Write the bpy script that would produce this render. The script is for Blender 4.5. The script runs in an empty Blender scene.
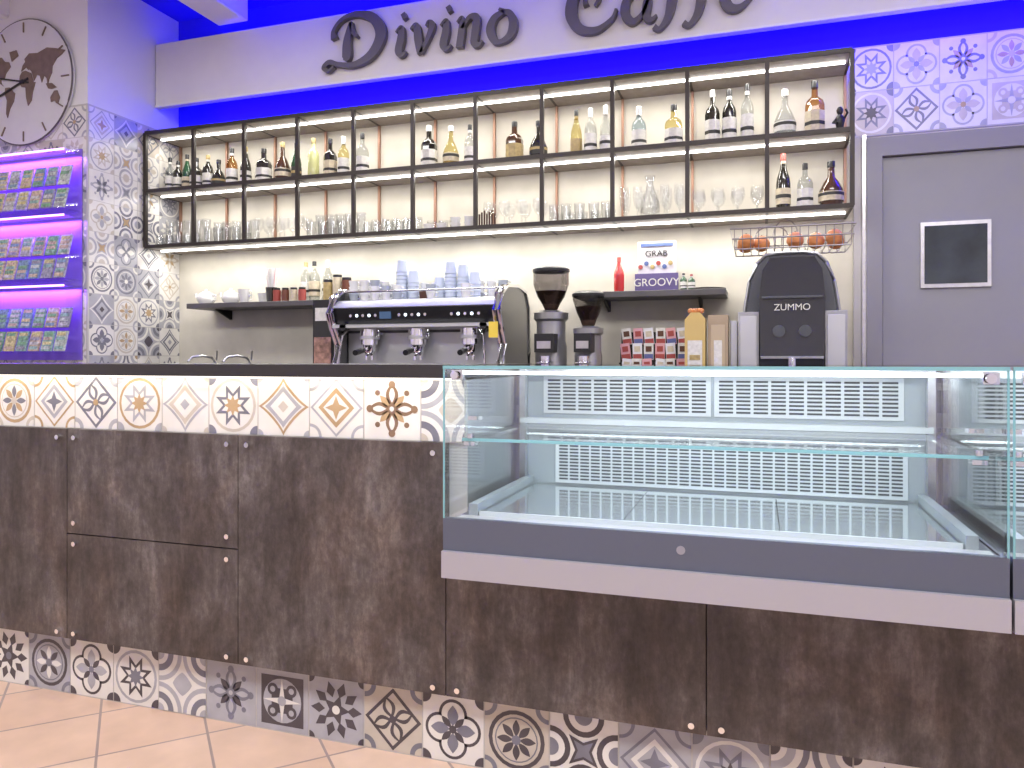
import bpy, math, random
from mathutils import Vector, Matrix
random.seed(7)
scene = bpy.context.scene
try:
    scene.view_settings.view_transform = 'Standard'
    scene.view_settings.exposure = 0.16
except Exception: pass

# ------------------------------------------------------------------ materials
MATS = {}
def mat(name, col, rough=0.5, metal=0.0, emit=None, es=0.0, noise=0.0, nscale=8.0, coat=0.0, bump=0.0, alpha=1.0):
    if name in MATS: return MATS[name]
    m = bpy.data.materials.new(name); m.use_nodes = True
    nt = m.node_tree; b = nt.nodes['Principled BSDF']
    b.inputs['Base Color'].default_value = (*col, 1)
    b.inputs['Roughness'].default_value = rough
    b.inputs['Metallic'].default_value = metal
    b.inputs['Coat Weight'].default_value = coat
    b.inputs['Alpha'].default_value = alpha
    if emit:
        b.inputs['Emission Color'].default_value = (*emit, 1)
        b.inputs['Emission Strength'].default_value = es
    if noise > 0 or bump > 0:
        tc = nt.nodes.new('ShaderNodeTexCoord')
        n = nt.nodes.new('ShaderNodeTexNoise'); n.inputs['Scale'].default_value = nscale
        n.inputs['Detail'].default_value = 6
        nt.links.new(tc.outputs['Object'], n.inputs['Vector'])
        if noise > 0:
            r = nt.nodes.new('ShaderNodeValToRGB')
            r.color_ramp.elements[0].position = 0.3; r.color_ramp.elements[1].position = 0.7
            r.color_ramp.elements[0].color = (*[c*(1-noise) for c in col], 1)
            r.color_ramp.elements[1].color = (*[min(1, c*(1+noise)) for c in col], 1)
            nt.links.new(n.outputs['Fac'], r.inputs['Fac']); nt.links.new(r.outputs['Color'], b.inputs['Base Color'])
        if bump > 0:
            bp = nt.nodes.new('ShaderNodeBump'); bp.inputs['Strength'].default_value = bump
            bp.inputs['Distance'].default_value = 0.01
            nt.links.new(n.outputs['Fac'], bp.inputs['Height']); nt.links.new(bp.outputs['Normal'], b.inputs['Normal'])
    MATS[name] = m
    return m

def glassmat(name, tint, ior=1.45, rough=0.02):
    if name in MATS: return MATS[name]
    m = bpy.data.materials.new(name); m.use_nodes = True
    nt = m.node_tree; nt.nodes.clear()
    o = nt.nodes.new('ShaderNodeOutputMaterial'); t = nt.nodes.new('ShaderNodeBsdfTransparent')
    g = nt.nodes.new('ShaderNodeBsdfGlossy'); mx = nt.nodes.new('ShaderNodeMixShader'); f = nt.nodes.new('ShaderNodeFresnel')
    t.inputs['Color'].default_value = (*tint, 1); g.inputs['Roughness'].default_value = rough
    # thin pane: same reflectance from both sides (no total internal reflection)
    ge = nt.nodes.new('ShaderNodeNewGeometry')
    e = nt.nodes.new('ShaderNodeMath'); e.operation='MULTIPLY_ADD'; e.inputs[1].default_value=-2.0; e.inputs[2].default_value=1.0
    p = nt.nodes.new('ShaderNodeMath'); p.operation='POWER'; p.inputs[0].default_value=ior
    nt.links.new(ge.outputs['Backfacing'], e.inputs[0]); nt.links.new(e.outputs[0], p.inputs[1]); nt.links.new(p.outputs[0], f.inputs['IOR'])
    nt.links.new(f.outputs[0], mx.inputs[0]); nt.links.new(t.outputs[0], mx.inputs[1]); nt.links.new(g.outputs[0], mx.inputs[2])
    nt.links.new(mx.outputs[0], o.inputs[0])
    MATS[name] = m
    return m

def emitmat(name, col, s):
    return mat(name, (0.8,0.8,0.8), 0.5, emit=col, es=s)

def rusty_panel():
    m = bpy.data.materials.new('oxidised_panel'); m.use_nodes = True
    nt = m.node_tree; b = nt.nodes['Principled BSDF']; b.inputs['Roughness'].default_value = 0.45
    tc = nt.nodes.new('ShaderNodeTexCoord')
    def noise(scale, sc, det=8, rough=0.6, dist=0.0):
        mp = nt.nodes.new('ShaderNodeMapping'); mp.inputs['Scale'].default_value = sc
        n = nt.nodes.new('ShaderNodeTexNoise'); n.inputs['Scale'].default_value = scale; n.inputs['Detail'].default_value = det
        n.inputs['Roughness'].default_value = rough; n.inputs['Distortion'].default_value = dist
        nt.links.new(tc.outputs['Object'], mp.inputs['Vector']); nt.links.new(mp.outputs[0], n.inputs['Vector'])
        return n
    n1 = noise(2.8, (1.5, 1, 0.95), 10, 0.68, 0.35); n2 = noise(8.0, (2.2, 1, 0.5), 10, 0.75, 0.25); n3 = noise(55, (1, 1, 0.8), 6, 0.75)
    r1 = nt.nodes.new('ShaderNodeValToRGB'); R = r1.color_ramp
    e = R.elements; e[0].position = 0.39; e[0].color = (0.026, 0.020, 0.019, 1); e[1].position = 0.64; e[1].color = (0.235, 0.210, 0.205, 1)
    k = R.elements.new(0.46); k.color = (0.052, 0.041, 0.040, 1)
    k = R.elements.new(0.515); k.color = (0.084, 0.069, 0.067, 1)
    k = R.elements.new(0.57); k.color = (0.140, 0.120, 0.117, 1)
    a = nt.nodes.new('ShaderNodeMath'); a.operation = 'MULTIPLY_ADD'; a.inputs[1].default_value = 0.48
    a2 = nt.nodes.new('ShaderNodeMath'); a2.operation = 'MULTIPLY'; a2.inputs[1].default_value = 0.34
    nt.links.new(n2.outputs['Fac'], a2.inputs[0]); nt.links.new(n1.outputs['Fac'], a.inputs[0]); nt.links.new(a2.outputs[0], a.inputs[2])
    a3 = nt.nodes.new('ShaderNodeMath'); a3.operation = 'MULTIPLY_ADD'; a3.inputs[1].default_value = 0.18
    nt.links.new(n3.outputs['Fac'], a3.inputs[0]); nt.links.new(a.outputs[0], a3.inputs[2])
    nt.links.new(a3.outputs[0], r1.inputs['Fac'])
    n4 = noise(4.0, (1.2, 1, 0.8), 6, 0.6)
    r2 = nt.nodes.new('ShaderNodeValToRGB'); r2.color_ramp.elements[0].position=.46; r2.color_ramp.elements[0].color=(.97,.98,1,1)
    r2.color_ramp.elements[1].position=.66; r2.color_ramp.elements[1].color=(1.0,.87,.79,1)
    mx = nt.nodes.new('ShaderNodeMix'); mx.data_type='RGBA'; mx.blend_type='MULTIPLY'; mx.inputs['Factor'].default_value=1
    nt.links.new(n4.outputs['Fac'], r2.inputs['Fac']); nt.links.new(r1.outputs['Color'], mx.inputs[6]); nt.links.new(r2.outputs['Color'], mx.inputs[7])
    nt.links.new(mx.outputs[2], b.inputs['Base Color'])
    return m

def floor_tiles():
    m = bpy.data.materials.new('terracotta_floor_tiles'); m.use_nodes = True
    nt = m.node_tree; b = nt.nodes['Principled BSDF']; b.inputs['Roughness'].default_value = 0.28
    tc = nt.nodes.new('ShaderNodeTexCoord'); mp = nt.nodes.new('ShaderNodeMapping')
    mp.inputs['Rotation'].default_value = (0, 0, math.radians(45)); mp.inputs['Location'].default_value = (-.04, 0.06, 0)
    br = nt.nodes.new('ShaderNodeTexBrick'); br.offset = 0.0; br.squash = 1.0
    br.inputs['Scale'].default_value = 1.0; br.inputs['Brick Width'].default_value = 0.30; br.inputs['Row Height'].default_value = 0.30
    br.inputs['Mortar Size'].default_value = 0.004; br.inputs['Mortar Smooth'].default_value = 0.1
    br.inputs['Color1'].default_value = (0.72, 0.49, 0.37, 1); br.inputs['Color2'].default_value = (0.78, 0.57, 0.45, 1)
    br.inputs['Mortar'].default_value = (0.38, 0.29, 0.27, 1)
    n = nt.nodes.new('ShaderNodeTexNoise'); n.inputs['Scale'].default_value = 9; n.inputs['Detail'].default_value = 5
    mx = nt.nodes.new('ShaderNodeMix'); mx.data_type = 'RGBA'; mx.blend_type = 'MULTIPLY'; mx.inputs['Factor'].default_value = 0.3
    nt.links.new(tc.outputs['Object'], mp.inputs[0]); nt.links.new(mp.outputs[0], br.inputs['Vector']); nt.links.new(tc.outputs['Object'], n.inputs['Vector'])
    nt.links.new(br.outputs['Color'], mx.inputs[6]); nt.links.new(n.outputs['Fac'], mx.inputs[7])
    nt.links.new(mx.outputs[2], b.inputs['Base Color'])
    return m

# ------------------------------------------------------------------ mesh builder
class MB:
    def __init__(s): s.v=[]; s.f=[]; s.m=[]; s.sm=[]; s.mats=[]
    def mi(s, m):
        if m not in s.mats: s.mats.append(m)
        return s.mats.index(m)
    def add(s, vs, fs, m, smooth=False, M=None):
        o = len(s.v)
        for p in vs:
            p = Vector(p)
            s.v.append(M @ p if M else p)
        k = s.mi(m)
        for f in fs:
            s.f.append([i+o for i in f]); s.m.append(k); s.sm.append(smooth)
    def box(s, x0,x1,y0,y1,z0,z1, m, M=None):
        vs=[(x0,y0,z0),(x1,y0,z0),(x1,y1,z0),(x0,y1,z0),(x0,y0,z1),(x1,y0,z1),(x1,y1,z1),(x0,y1,z1)]
        s.add(vs, [(0,3,2,1),(4,5,6,7),(0,1,5,4),(1,2,6,5),(2,3,7,6),(3,0,4,7)], m, False, M)
    def prism(s, pts, plane, lo, hi, m, M=None):
        n=len(pts)
        def P(p,w):
            if plane=='xz': return (p[0],w,p[1])
            if plane=='yz': return (w,p[0],p[1])
            return (p[0],p[1],w)
        vs=[P(p,lo) for p in pts]+[P(p,hi) for p in pts]
        fs=[list(range(n)), list(range(2*n-1,n-1,-1))]+[(i,(i+1)%n,n+(i+1)%n,n+i) for i in range(n)]
        s.add(vs,fs,m,False,M)
    def lathe(s, prof, c, m, n=18, M=None, rot=0.0):
        vs=[]; fs=[]
        for r,z in prof:
            r=max(r,1e-5)
            for i in range(n):
                a=2*math.pi*i/n+rot
                vs.append((c[0]+r*math.cos(a), c[1]+r*math.sin(a), c[2]+z))
        for j in range(len(prof)-1):
            for i in range(n):
                k=(i+1)%n
                fs.append((j*n+i,j*n+k,(j+1)*n+k,(j+1)*n+i))
        s.add(vs,fs,m,True,M)
    def cyl(s, c, r, h, m, n=18, axis='z', r2=None):
        r2 = r if r2 is None else r2
        M = Matrix.Translation(Vector(c))
        if axis=='y': M = M @ Matrix.Rotation(-math.pi/2,4,'X')
        if axis=='x': M = M @ Matrix.Rotation(math.pi/2,4,'Y')
        s.lathe([(0,0),(r,0),(r2,h),(0,h)], (0,0,0), m, n, M)
    def sphere(s, c, r, m, n=16, sz=1.0):
        prof=[(r*math.sin(math.pi*i/10), -r*sz*math.cos(math.pi*i/10)) for i in range(11)]
        s.lathe(prof, c, m, n)
    def tube(s, pts, r, m, n=8, closed=False):
        pts=[Vector(p) for p in pts]; N=len(pts); vs=[]; fs=[]
        for i,p in enumerate(pts):
            a=pts[(i-1)%N] if (closed or i>0) else p
            b=pts[(i+1)%N] if (closed or i<N-1) else p
            d=(b-a).normalized()
            up=Vector((0,0,1)) if abs(d.z)<0.9 else Vector((0,1,0))
            x=d.cross(up).normalized(); y=d.cross(x).normalized()
            for k in range(n):
                t=2*math.pi*k/n
                vs.append(p+x*r*math.cos(t)+y*r*math.sin(t))
        for i in range(N if closed else N-1):
            j=(i+1)%N
            for k in range(n):
                l=(k+1)%n
                fs.append((i*n+k,i*n+l,j*n+l,j*n+k))
        if not closed:
            fs.append(list(range(n))); fs.append(list(range((N-1)*n,N*n)))
        s.add(vs,fs,m,True)
    def obj(s, name, bevel=0, parent=None):
        xs=[p.x for p in s.v]; ys=[p.y for p in s.v]; zs=[p.z for p in s.v]
        o=Vector(((min(xs)+max(xs))/2,(min(ys)+max(ys))/2,min(zs)))
        me=bpy.data.meshes.new(name); me.from_pydata([p-o for p in s.v],[],s.f)
        for m in s.mats: me.materials.append(m)
        me.polygons.foreach_set('material_index', s.m); me.polygons.foreach_set('use_smooth', s.sm)
        me.update()
        try: me.set_sharp_from_angle(angle=math.radians(38))
        except Exception: pass
        ob=bpy.data.objects.new(name,me); scene.collection.objects.link(ob); ob.location=o
        if bevel:
            b=ob.modifiers.new('bevel','BEVEL'); b.width=bevel; b.segments=2; b.limit_method='ANGLE'; b.angle_limit=math.radians(50)
        if parent:
            ob.parent=parent; ob.matrix_parent_inverse=Matrix.Translation(-parent.location)
        return ob

def text(s, size, loc, m, parent, name='lettering', ext=0.001):
    c=bpy.data.curves.new(name,'FONT'); c.body=s; c.size=size; c.extrude=ext; c.align_x='CENTER'; c.align_y='CENTER'
    c.materials.append(m)
    o=bpy.data.objects.new(name,c); scene.collection.objects.link(o)
    o.location=loc; o.rotation_euler=(math.pi/2,0,0)
    o.parent=parent; o.matrix_parent_inverse=Matrix.Translation(-parent.location)
    return o

def area(name, loc, sx, sy, power, col, rot=(0,0,0)):
    l=bpy.data.lights.new(name,'AREA'); l.shape='RECTANGLE'; l.size=sx; l.size_y=sy; l.energy=power; l.color=col
    o=bpy.data.objects.new(name,l); scene.collection.objects.link(o); o.location=loc; o.rotation_euler=rot
    return o

# common materials
BLACK=mat('black_steel',(0.02,0.018,0.018),0.4,0.6)
DBROWN=mat('dark_bronze_frame',(0.04,0.032,0.03),0.45,0.3)
STEEL=mat('brushed_steel',(0.66,0.66,0.68),0.28,1.0,noise=0.08,nscale=30)
CHROME=mat('chrome',(0.82,0.82,0.84),0.1,1.0)
SATIN=mat('satin_steel',(0.60,0.61,0.63),0.36,0.7)
PLAST_B=mat('black_plastic',(0.015,0.015,0.018),0.35)
PLAST_D=mat('dark_grey_plastic',(0.07,0.075,0.09),0.4)
WHITEP=mat('white_porcelain',(0.8,0.8,0.8),0.2,coat=0.3)
WHITE=mat('white_paint',(0.78,0.76,0.78),0.6)
GLASS=glassmat('clear_glass',(0.98,0.993,0.993),1.40)
TUMBLER=glassmat('tumbler_glass',(0.935,0.943,0.948),1.65)
PLASTER=mat('beige_plaster',(0.60,0.57,0.50),0.85,noise=0.14,nscale=3.5,bump=0.1)
XW=-4.08; YB=4.5; YP=3.71; ZC=3.65
# ------------------------------------------------------------------ room shell
LAV=mat('lavender_white_paint',(0.72,0.71,0.74),0.7,noise=0.03,nscale=2)
BLUE_GLOW=mat('painted_blue_led_glow',(0.025,0.012,0.88),0.8)  # blue LED glow painted into the upper wall and ceiling colour
def wall(name,x0,x1,y0,y1,z0,z1,m):
    b=MB(); b.box(x0,x1,y0,y1,z0,z1,m); return b.obj(name)
wall('floor',-6,2.8,-3.2,4.6,-0.1,0,floor_tiles())
b=MB(); b.box(-6,2.8,-3.2,3.2,ZC,ZC+0.1,mat('ceiling_paint',(0.75,0.74,0.78),0.8)); b.box(-6,XW,3.2,4.6,ZC,ZC+0.1,WHITE); b.box(XW,2.8,3.2,4.6,ZC,ZC+0.1,BLUE_GLOW); b.obj('ceiling')
b=MB(); b.box(XW,2.8,YB,YB+0.1,0,2.80,PLASTER); b.box(XW,2.8,YB,YB+0.1,2.80,ZC,BLUE_GLOW); b.obj('wall_back')
wall('wall_left',-6,XW,YP,YB+0.1,0,ZC,LAV)
wall('wall_side',-6.1,-6,-3.2,4.6,0,ZC,LAV)
wall('wall_right',2.7,2.8,-3.2,4.6,0,ZC,LAV)
wall('wall_front',-6,2.8,-3.3,-3.2,0,ZC,LAV)
b=MB()
for x in (-3.52,-2.0,-0.5,1.0,2.4,-5.0): b.box(x,x+0.24,-3.2,4.26,3.44,ZC,WHITE)
b.obj('ceiling_beams',0.01)

# ------------------------------------------------------------------ patterned tiles
C={'W':mat('tile_white',(0.70,0.68,0.65),0.3,noise=0.06,nscale=12),
   'L':mat('tile_light_grey',(0.38,0.38,0.42),0.3,noise=0.12,nscale=12),
   'G':mat('tile_grey',(0.18,0.18,0.225),0.3,noise=0.15,nscale=12),
   'D':mat('tile_dark',(0.075,0.065,0.078),0.3,noise=0.2,nscale=12),
   'O':mat('tile_ochre',(0.43,0.30,0.17),0.3,noise=0.15,nscale=12),
   'B':mat('tile_beige',(0.52,0.47,0.41),0.3,noise=0.08,nscale=12),
   'R':mat('tile_brown',(0.22,0.14,0.09),0.3,noise=0.2,nscale=12)}
GROUT=mat('grout',(0.5,0.48,0.46),0.8)
def circ(r,cx=0,cy=0,n=24): return [(cx+r*math.cos(2*math.pi*i/n),cy+r*math.sin(2*math.pi*i/n)) for i in range(n)]
def star(n,r1,r2,rot=0): return [((r1 if i%2==0 else r2)*math.cos(math.pi*i/n+rot),(r1 if i%2==0 else r2)*math.sin(math.pi*i/n+rot)) for i in range(2*n)]
def astroid(r,p=3.0,n=32):
    o=[]
    for i in range(n):
        a=2*math.pi*i/n; c=math.cos(a); s_=math.sin(a)
        o.append((r*math.copysign(abs(c)**p,c), r*math.copysign(abs(s_)**p,s_)))
    return o
def diam(r): return [(r,0),(0,r),(-r,0),(0,-r)]
def sqr(r): return [(r,r),(-r,r),(-r,-r),(r,-r)]
def petal(a,r0,r1,w):
    o=[]
    for i in range(9):
        t=i/8; o.append((r0+(r1-r0)*t, w*math.sin(math.pi*t)))
    for i in range(7,0,-1):
        t=i/8; o.append((r0+(r1-r0)*t,-w*math.sin(math.pi*t)))
    c,s_=math.cos(a),math.sin(a)
    return [(x*c-y*s_,x*s_+y*c) for x,y in o]
def corner(r):
    out=[]
    for sx in (1,-1):
        for sy in (1,-1):
            p=[(sx*.49,sy*.49)]+[(sx*(.49-r*math.cos(t*math.pi/16)),sy*(.49-r*math.sin(t*math.pi/16))) for t in range(9)]
            out.append(p)
    return out
def edge_half(r):
    out=[]
    for k in range(4):
        c,s_=[(1,0),(0,1),(-1,0),(0,-1)][k]
        p=[(-.49+r*math.sin(math.pi*t/12), r*math.cos(math.pi*t/12)) for t in range(13)]
        out.append([(x*c-y*s_,x*s_+y*c) for x,y in p])
    return out
Q=math.pi/4
def pattern(k,bg,a,c,d):
    L=[]
    if k==0:
        for p in corner(.2): L.append((p,c,1))
        for p in corner(.13): L.append((p,bg,2))
        L+= [(circ(.43),a,1),(circ(.37),bg,2),(circ(.33),c,3),(circ(.31),bg,4)]
        for i in range(8): L.append((petal(i*Q,.05,.3,.055),a if i%2 else d,5))
        L.append((circ(.07),c,6))
    elif k==1:
        L+=[(astroid(.49,2.4),a,1),(astroid(.42,2.4),bg,2),(astroid(.36,2.2),c,3),(astroid(.25,2),bg,4),(diam(.1),d,5)]
        for p in corner(.1): L.append((p,c,1))
    elif k==2:
        L+=[(diam(.48),a,1),(diam(.41),bg,2)]
        for i in range(4):
            L.append((petal(i*2*Q+.35,.02,.36,.11),a,3)); L.append((petal(i*2*Q+.35,.08,.32,.05),bg,4))
        L.append((circ(.06),d,5))
        for p in corner(.2): L.append((p,c,1))
        for p in corner(.12): L.append((p,bg,2))
    elif k==3:
        L+=[(circ(.46),c,1),(circ(.41),bg,2),(star(8,.38,.2,Q/2),a,3),(star(8,.25,.14,Q/2),bg,4),(star(8,.18,.1,0),d,5)]
        for p in corner(.15): L.append((p,a,1))
    elif k==4:
        L+=[(diam(.48),c,1),(diam(.43),bg,2),(diam(.33),a,3),(diam(.24),bg,4),(star(4,.2,.08),d,5)]
        for p in corner(.22): L.append((p,c,1))
        for p in corner(.17): L.append((p,bg,2))
    elif k==5:
        for i in range(4):
            L.append((petal(i*2*Q,.02,.42,.11),a,1)); L.append((petal(i*2*Q,.1,.36,.05),bg,2)); L.append((petal(i*2*Q+Q,.02,.3,.06),d,1))
            L.append((circ(.045,.36*math.cos(i*2*Q+Q),.36*math.sin(i*2*Q+Q),12),a,1))
            L.append((circ(.06,.39*math.cos(i*2*Q),.39*math.sin(i*2*Q),12),a,3))
        L.append((circ(.08),a,4)); L.append((circ(.04),bg,5))
    elif k==6:
        for r,cc,l in ((.48,a,1),(.40,bg,2),(.31,c,3),(.2,bg,4),(.12,d,5)):
            for p in corner(r): L.append((p,cc,l))
        L.append((astroid(.2,1.6),d,1))
    elif k==7:
        L+=[(star(10,.46,.3),a,1),(star(10,.37,.2,math.pi/10),bg,2),(star(5,.25,.12),a,3),(circ(.07),c,4)]
        for p in corner(.1): L.append((p,a,1))
    elif k==8:
        for i in range(4): L.append((circ(.23,.22*math.cos(i*2*Q),.22*math.sin(i*2*Q)),a,1))
        for i in range(4): L.append((circ(.185,.22*math.cos(i*2*Q),.22*math.sin(i*2*Q)),bg,2))
        for i in range(4):
            L.append((petal(i*2*Q,.05,.36,.09),c,3)); L.append((petal(i*2*Q+Q,.03,.26,.05),a,3))
        L.append((circ(.06),d,4))
        for p in corner(.14): L.append((p,a,1))
    elif k==9:
        for p in edge_half(.3): L.append((p,a,1))
        for p in edge_half(.22): L.append((p,bg,2))
        for p in edge_half(.13): L.append((p,c,3))
        L+=[(star(4,.3,.12,Q),a,4),(star(4,.2,.08,Q),d,5)]
    elif k==10:
        L+=[(sqr(.4),a,1),(circ(.36),bg,2),(sqr(.2),a,3)]
        for i in range(4): L.append((circ(.1,.25*math.cos(i*2*Q+Q),.25*math.sin(i*2*Q+Q),14),a,4)); L.append((circ(.05,.25*math.cos(i*2*Q+Q),.25*math.sin(i*2*Q+Q),12),bg,5))
        L+=[(star(4,.36,.07),c,5),(circ(.08),bg,6)]
    return L
def clipx(poly,xm):
    out=[]
    for i in range(len(poly)):
        p=poly[i]; q=poly[(i+1)%len(poly)]
        if p[0]<=xm: out.append(p)
        if (p[0]<xm)!=(q[0]<xm) and abs(q[0]-p[0])>1e-9:
            t=(xm-p[0])/(q[0]-p[0]); out.append((xm,p[1]+t*(q[1]-p[1])))
    return out
def tile(mb,cu,cv,su,sv,P,k,pal,umax=None):
    bg,a,c,d=pal
    def put(poly,m,l):
        if umax is not None and cu+su*.5>umax:
            poly=clipx(poly,(umax-cu)/su)
            if len(poly)<3: return
        mb.add([P(cu+x*su,cv+y*sv,l*0.0004+0.001) for x,y in poly],[list(range(len(poly)))],C[m])
    put([(.49,.49),(-.49,.49),(-.49,-.49),(.49,-.49)],bg,0)
    for poly,m,l in pattern(k,bg,a,c,d): put(poly,m,l)
PALS=[('W','G','L','O'),('W','B','L','O'),('L','G','W','G'),('W','G','G','L'),('W','L','B','O'),('B','G','W','D'),('L','W','G','D'),('W','L','B','G')]
def tilefield(mb,u0,u1,v0,v1,nu,nv,P):
    su=(u1-u0)/nu; sv=(v1-v0)/nv
    for j in range(nv):
        for i in range(nu):
            k=random.randrange(11); pal=PALS[random.randrange(len(PALS))]
            tile(mb,u0+(i+.5)*su,v0+(j+.5)*sv,su,sv,P,k,pal)
b=MB(); b.box(XW,XW+0.008,YP,YB,0,2.79,GROUT)
tilefield(b,YP,YB,0.98,2.78,4,9,lambda u,v,l:(XW+0.008+l,u,v)); b.obj('trim_tiles_side')
b=MB(); b.box(-5.6,XW+.008,YP-0.008,YP,0,2.79,GROUT)
tilefield(b,-5.48,XW,0.98,2.78,7,9,lambda u,v,l:(u,YP-0.008-l,v)); b.obj('trim_tiles_left')
b=MB(); b.box(0.47,2.7,YB-0.008,YB,2.37,2.86,GROUT)
tilefield(b,0.47,2.67,2.375,2.855,10,2,lambda u,v,l:(u,YB-0.008-l,v)); b.obj('trim_tiles_right')

# ------------------------------------------------------------------ door
DP=mat('door_paint',(0.28,0.28,0.315),0.5,noise=0.04,nscale=2); FR=mat('door_frame_paint',(0.24,0.235,0.27),0.5)
wall('trim_1',0.49,0.529,4.46,4.499,0,2.36,mat('grey_cladding',(0.42,0.40,0.42),0.6))
b=MB()
b.box(0.55,0.625,4.42,4.498,0,2.34,FR); b.box(1.5,1.58,4.42,4.498,0,2.34,FR); b.box(0.625,1.5,4.42,4.498,2.24,2.34,FR)
b.box(0.53,0.55,4.44,4.498,0,2.365,STEEL)
b.box(0.63,1.495,4.45,4.49,0.01,2.235,DP)
b.box(0.81,1.135,4.435,4.45,1.53,1.875,STEEL)
b.box(0.828,1.117,4.432,4.436,1.55,1.855,mat('dark_window_glass',(0.05,0.06,0.065),0.12,noise=.6,nscale=3))
b.obj('door_1')

# ------------------------------------------------------------------ sign board with letters
SB=mat('sign_board_paint',(0.74,0.72,0.72),0.6,noise=0.03,nscale=4)
b=MB(); b.box(XW+.009,2.69,4.27,4.31,2.94,3.39,SB); b.box(XW+.009,2.69,4.262,4.27,2.94,2.955,WHITE)
sign=b.obj('sign_board')
LET=mat('grey_letter',(0.13,0.12,0.13),0.45,0.2)
def catmull(P,n=8):
    o=[]
    Q_=[P[0]]+P+[P[-1]]
    for i in range(1,len(Q_)-2):
        p0,p1,p2,p3=[Vector(q) for q in Q_[i-1:i+3]]
        for k in range(n):
            t=k/n
            o.append(0.5*((2*p1)+(-p0+p2)*t+(2*p0-5*p1+4*p2-p3)*t*t+(-p0+3*p1-3*p2+p3)*t**3))
    o.append(Vector(P[-1])); return o
def stroke(mb,P,ox,oz,s,y0,y1,m,slant=0.12):
    pts=catmull([(p[0],p[1],p[2]) for p in P]); n=len(pts); vs=[]
    for i,p in enumerate(pts):
        a=pts[max(0,i-1)]; c=pts[min(n-1,i+1)]
        d=Vector((c.x-a.x,c.y-a.y)); d.normalize() if d.length>0 else None
        nx,nz=-d.y,d.x; w=max(p.z,0.02)*0.56
        for sg in (1,-1):
            X=p.x+nx*w*sg; Z=p.y+nz*w*sg
            X+=Z*slant
            vs.append((ox+X*s,y0,oz+Z*s)); vs.append((ox+X*s,y1,oz+Z*s))
    fs=[]
    for i in range(n-1):
        k=4*i; l=4*(i+1)
        fs+=[(k,l,l+2,k+2),(k+1,k+3,l+3,l+1),(k,k+1,l+1,l),(k+2,l+2,l+3,k+3)]
    fs+=[(0,2,3,1),(4*n-4,4*n-3,4*n-1,4*n-2)]
    mb.add(vs,fs,m)
GL={
'D':(2.35,[[(.62,1.45,.1),(.55,.8,.26),(.6,.25,.3),(.55,.1,.15)],
     [(.0,.95,.22),(-.05,1.25,.12),(.25,1.6,.12),(.85,1.72,.2),(1.55,1.45,.3),(1.9,.85,.36),(1.6,.2,.3),(.95,-.08,.18),(.3,.0,.14),(-.1,.12,.16),(-.3,-.05,.16),(-.1,-.18,.1),(.1,-.05,.08)],
     [(.62,1.45,.1),(.75,1.1,.14),(.95,.9,.08)]]),
'i':(.62,[[(.02,.82,.06),(.2,.95,.16),(.24,.6,.24),(.2,.2,.24),(.32,.02,.16),(.5,.12,.05)],[(.2,1.3,.2),(.34,1.38,.2)]]),
'v':(1.05,[[(-.05,.85,.06),(.15,.95,.18),(.28,.5,.25),(.42,.0,.2)],[(.42,.0,.12),(.62,.4,.14),(.75,.85,.2),(.62,1.0,.14),(.55,.88,.1)]]),
'n':(1.15,[[(.0,.85,.06),(.16,.96,.14),(.2,.5,.22),(.18,.0,.22)],[(.2,.62,.1),(.42,.95,.14),(.68,.9,.22),(.7,.45,.24),(.7,.1,.22),(.85,.0,.14),(1.0,.12,.05)]]),
'o':(1.05,[[(.5,.98,.12),(.18,.8,.22),(.08,.45,.26),(.25,.08,.2),(.5,.0,.14),(.8,.18,.24),(.86,.55,.26),(.7,.88,.18),(.5,.98,.12),(.3,1.08,.08)]]),
'C':(1.75,[[(1.25,1.3,.24),(1.35,1.55,.18),(1.05,1.75,.14),(.5,1.6,.24),(.12,1.1,.32),(.1,.5,.34),(.45,.02,.24),(1.0,-.08,.18),(1.45,.2,.12),(1.55,.5,.08)],
     [(.55,.75,.16),(.5,1.0,.1),(.75,1.15,.1),(.95,.95,.12),(.85,.7,.08)]]),
'a':(1.12,[[(.72,.8,.1),(.45,.95,.14),(.12,.7,.22),(.1,.3,.24),(.35,.02,.18),(.62,.2,.12),(.75,.6,.1)],[(.78,.98,.14),(.74,.5,.24),(.76,.12,.2),(.92,.0,.14),(1.06,.12,.05)]]),
'f':(.86,[[(.85,1.5,.18),(.72,1.72,.14),(.5,1.6,.16),(.36,1.15,.24),(.34,.5,.26),(.28,.0,.2),(.08,-.3,.12),(-.1,-.22,.14)],[(.05,.92,.1),(.4,.9,.12),(.75,1.0,.08)]]),
'e':(1.0,[[(.2,.5,.1),(.55,.55,.1),(.8,.75,.14),(.6,.98,.16),(.25,.85,.22),(.1,.45,.26),(.3,.05,.22),(.6,.0,.16),(.9,.25,.06)],[(.35,1.45,.16),(.6,1.2,.08)]]),
}
b=MB()
def word(w,x,z,s):
    for ch in w:
        wd,st=GL[ch]
        for k in st: stroke(b,k,x,z,s,4.225,4.262,LET)
        x+=wd*s
    return x
word('D',-2.62,3.05,.178); word('ivino',-2.18,3.05,.182)
word('C',-1.06,3.055,.18); word('affe',-0.745,3.055,.188)
b.obj('sign_lettering',parent=sign)

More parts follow.
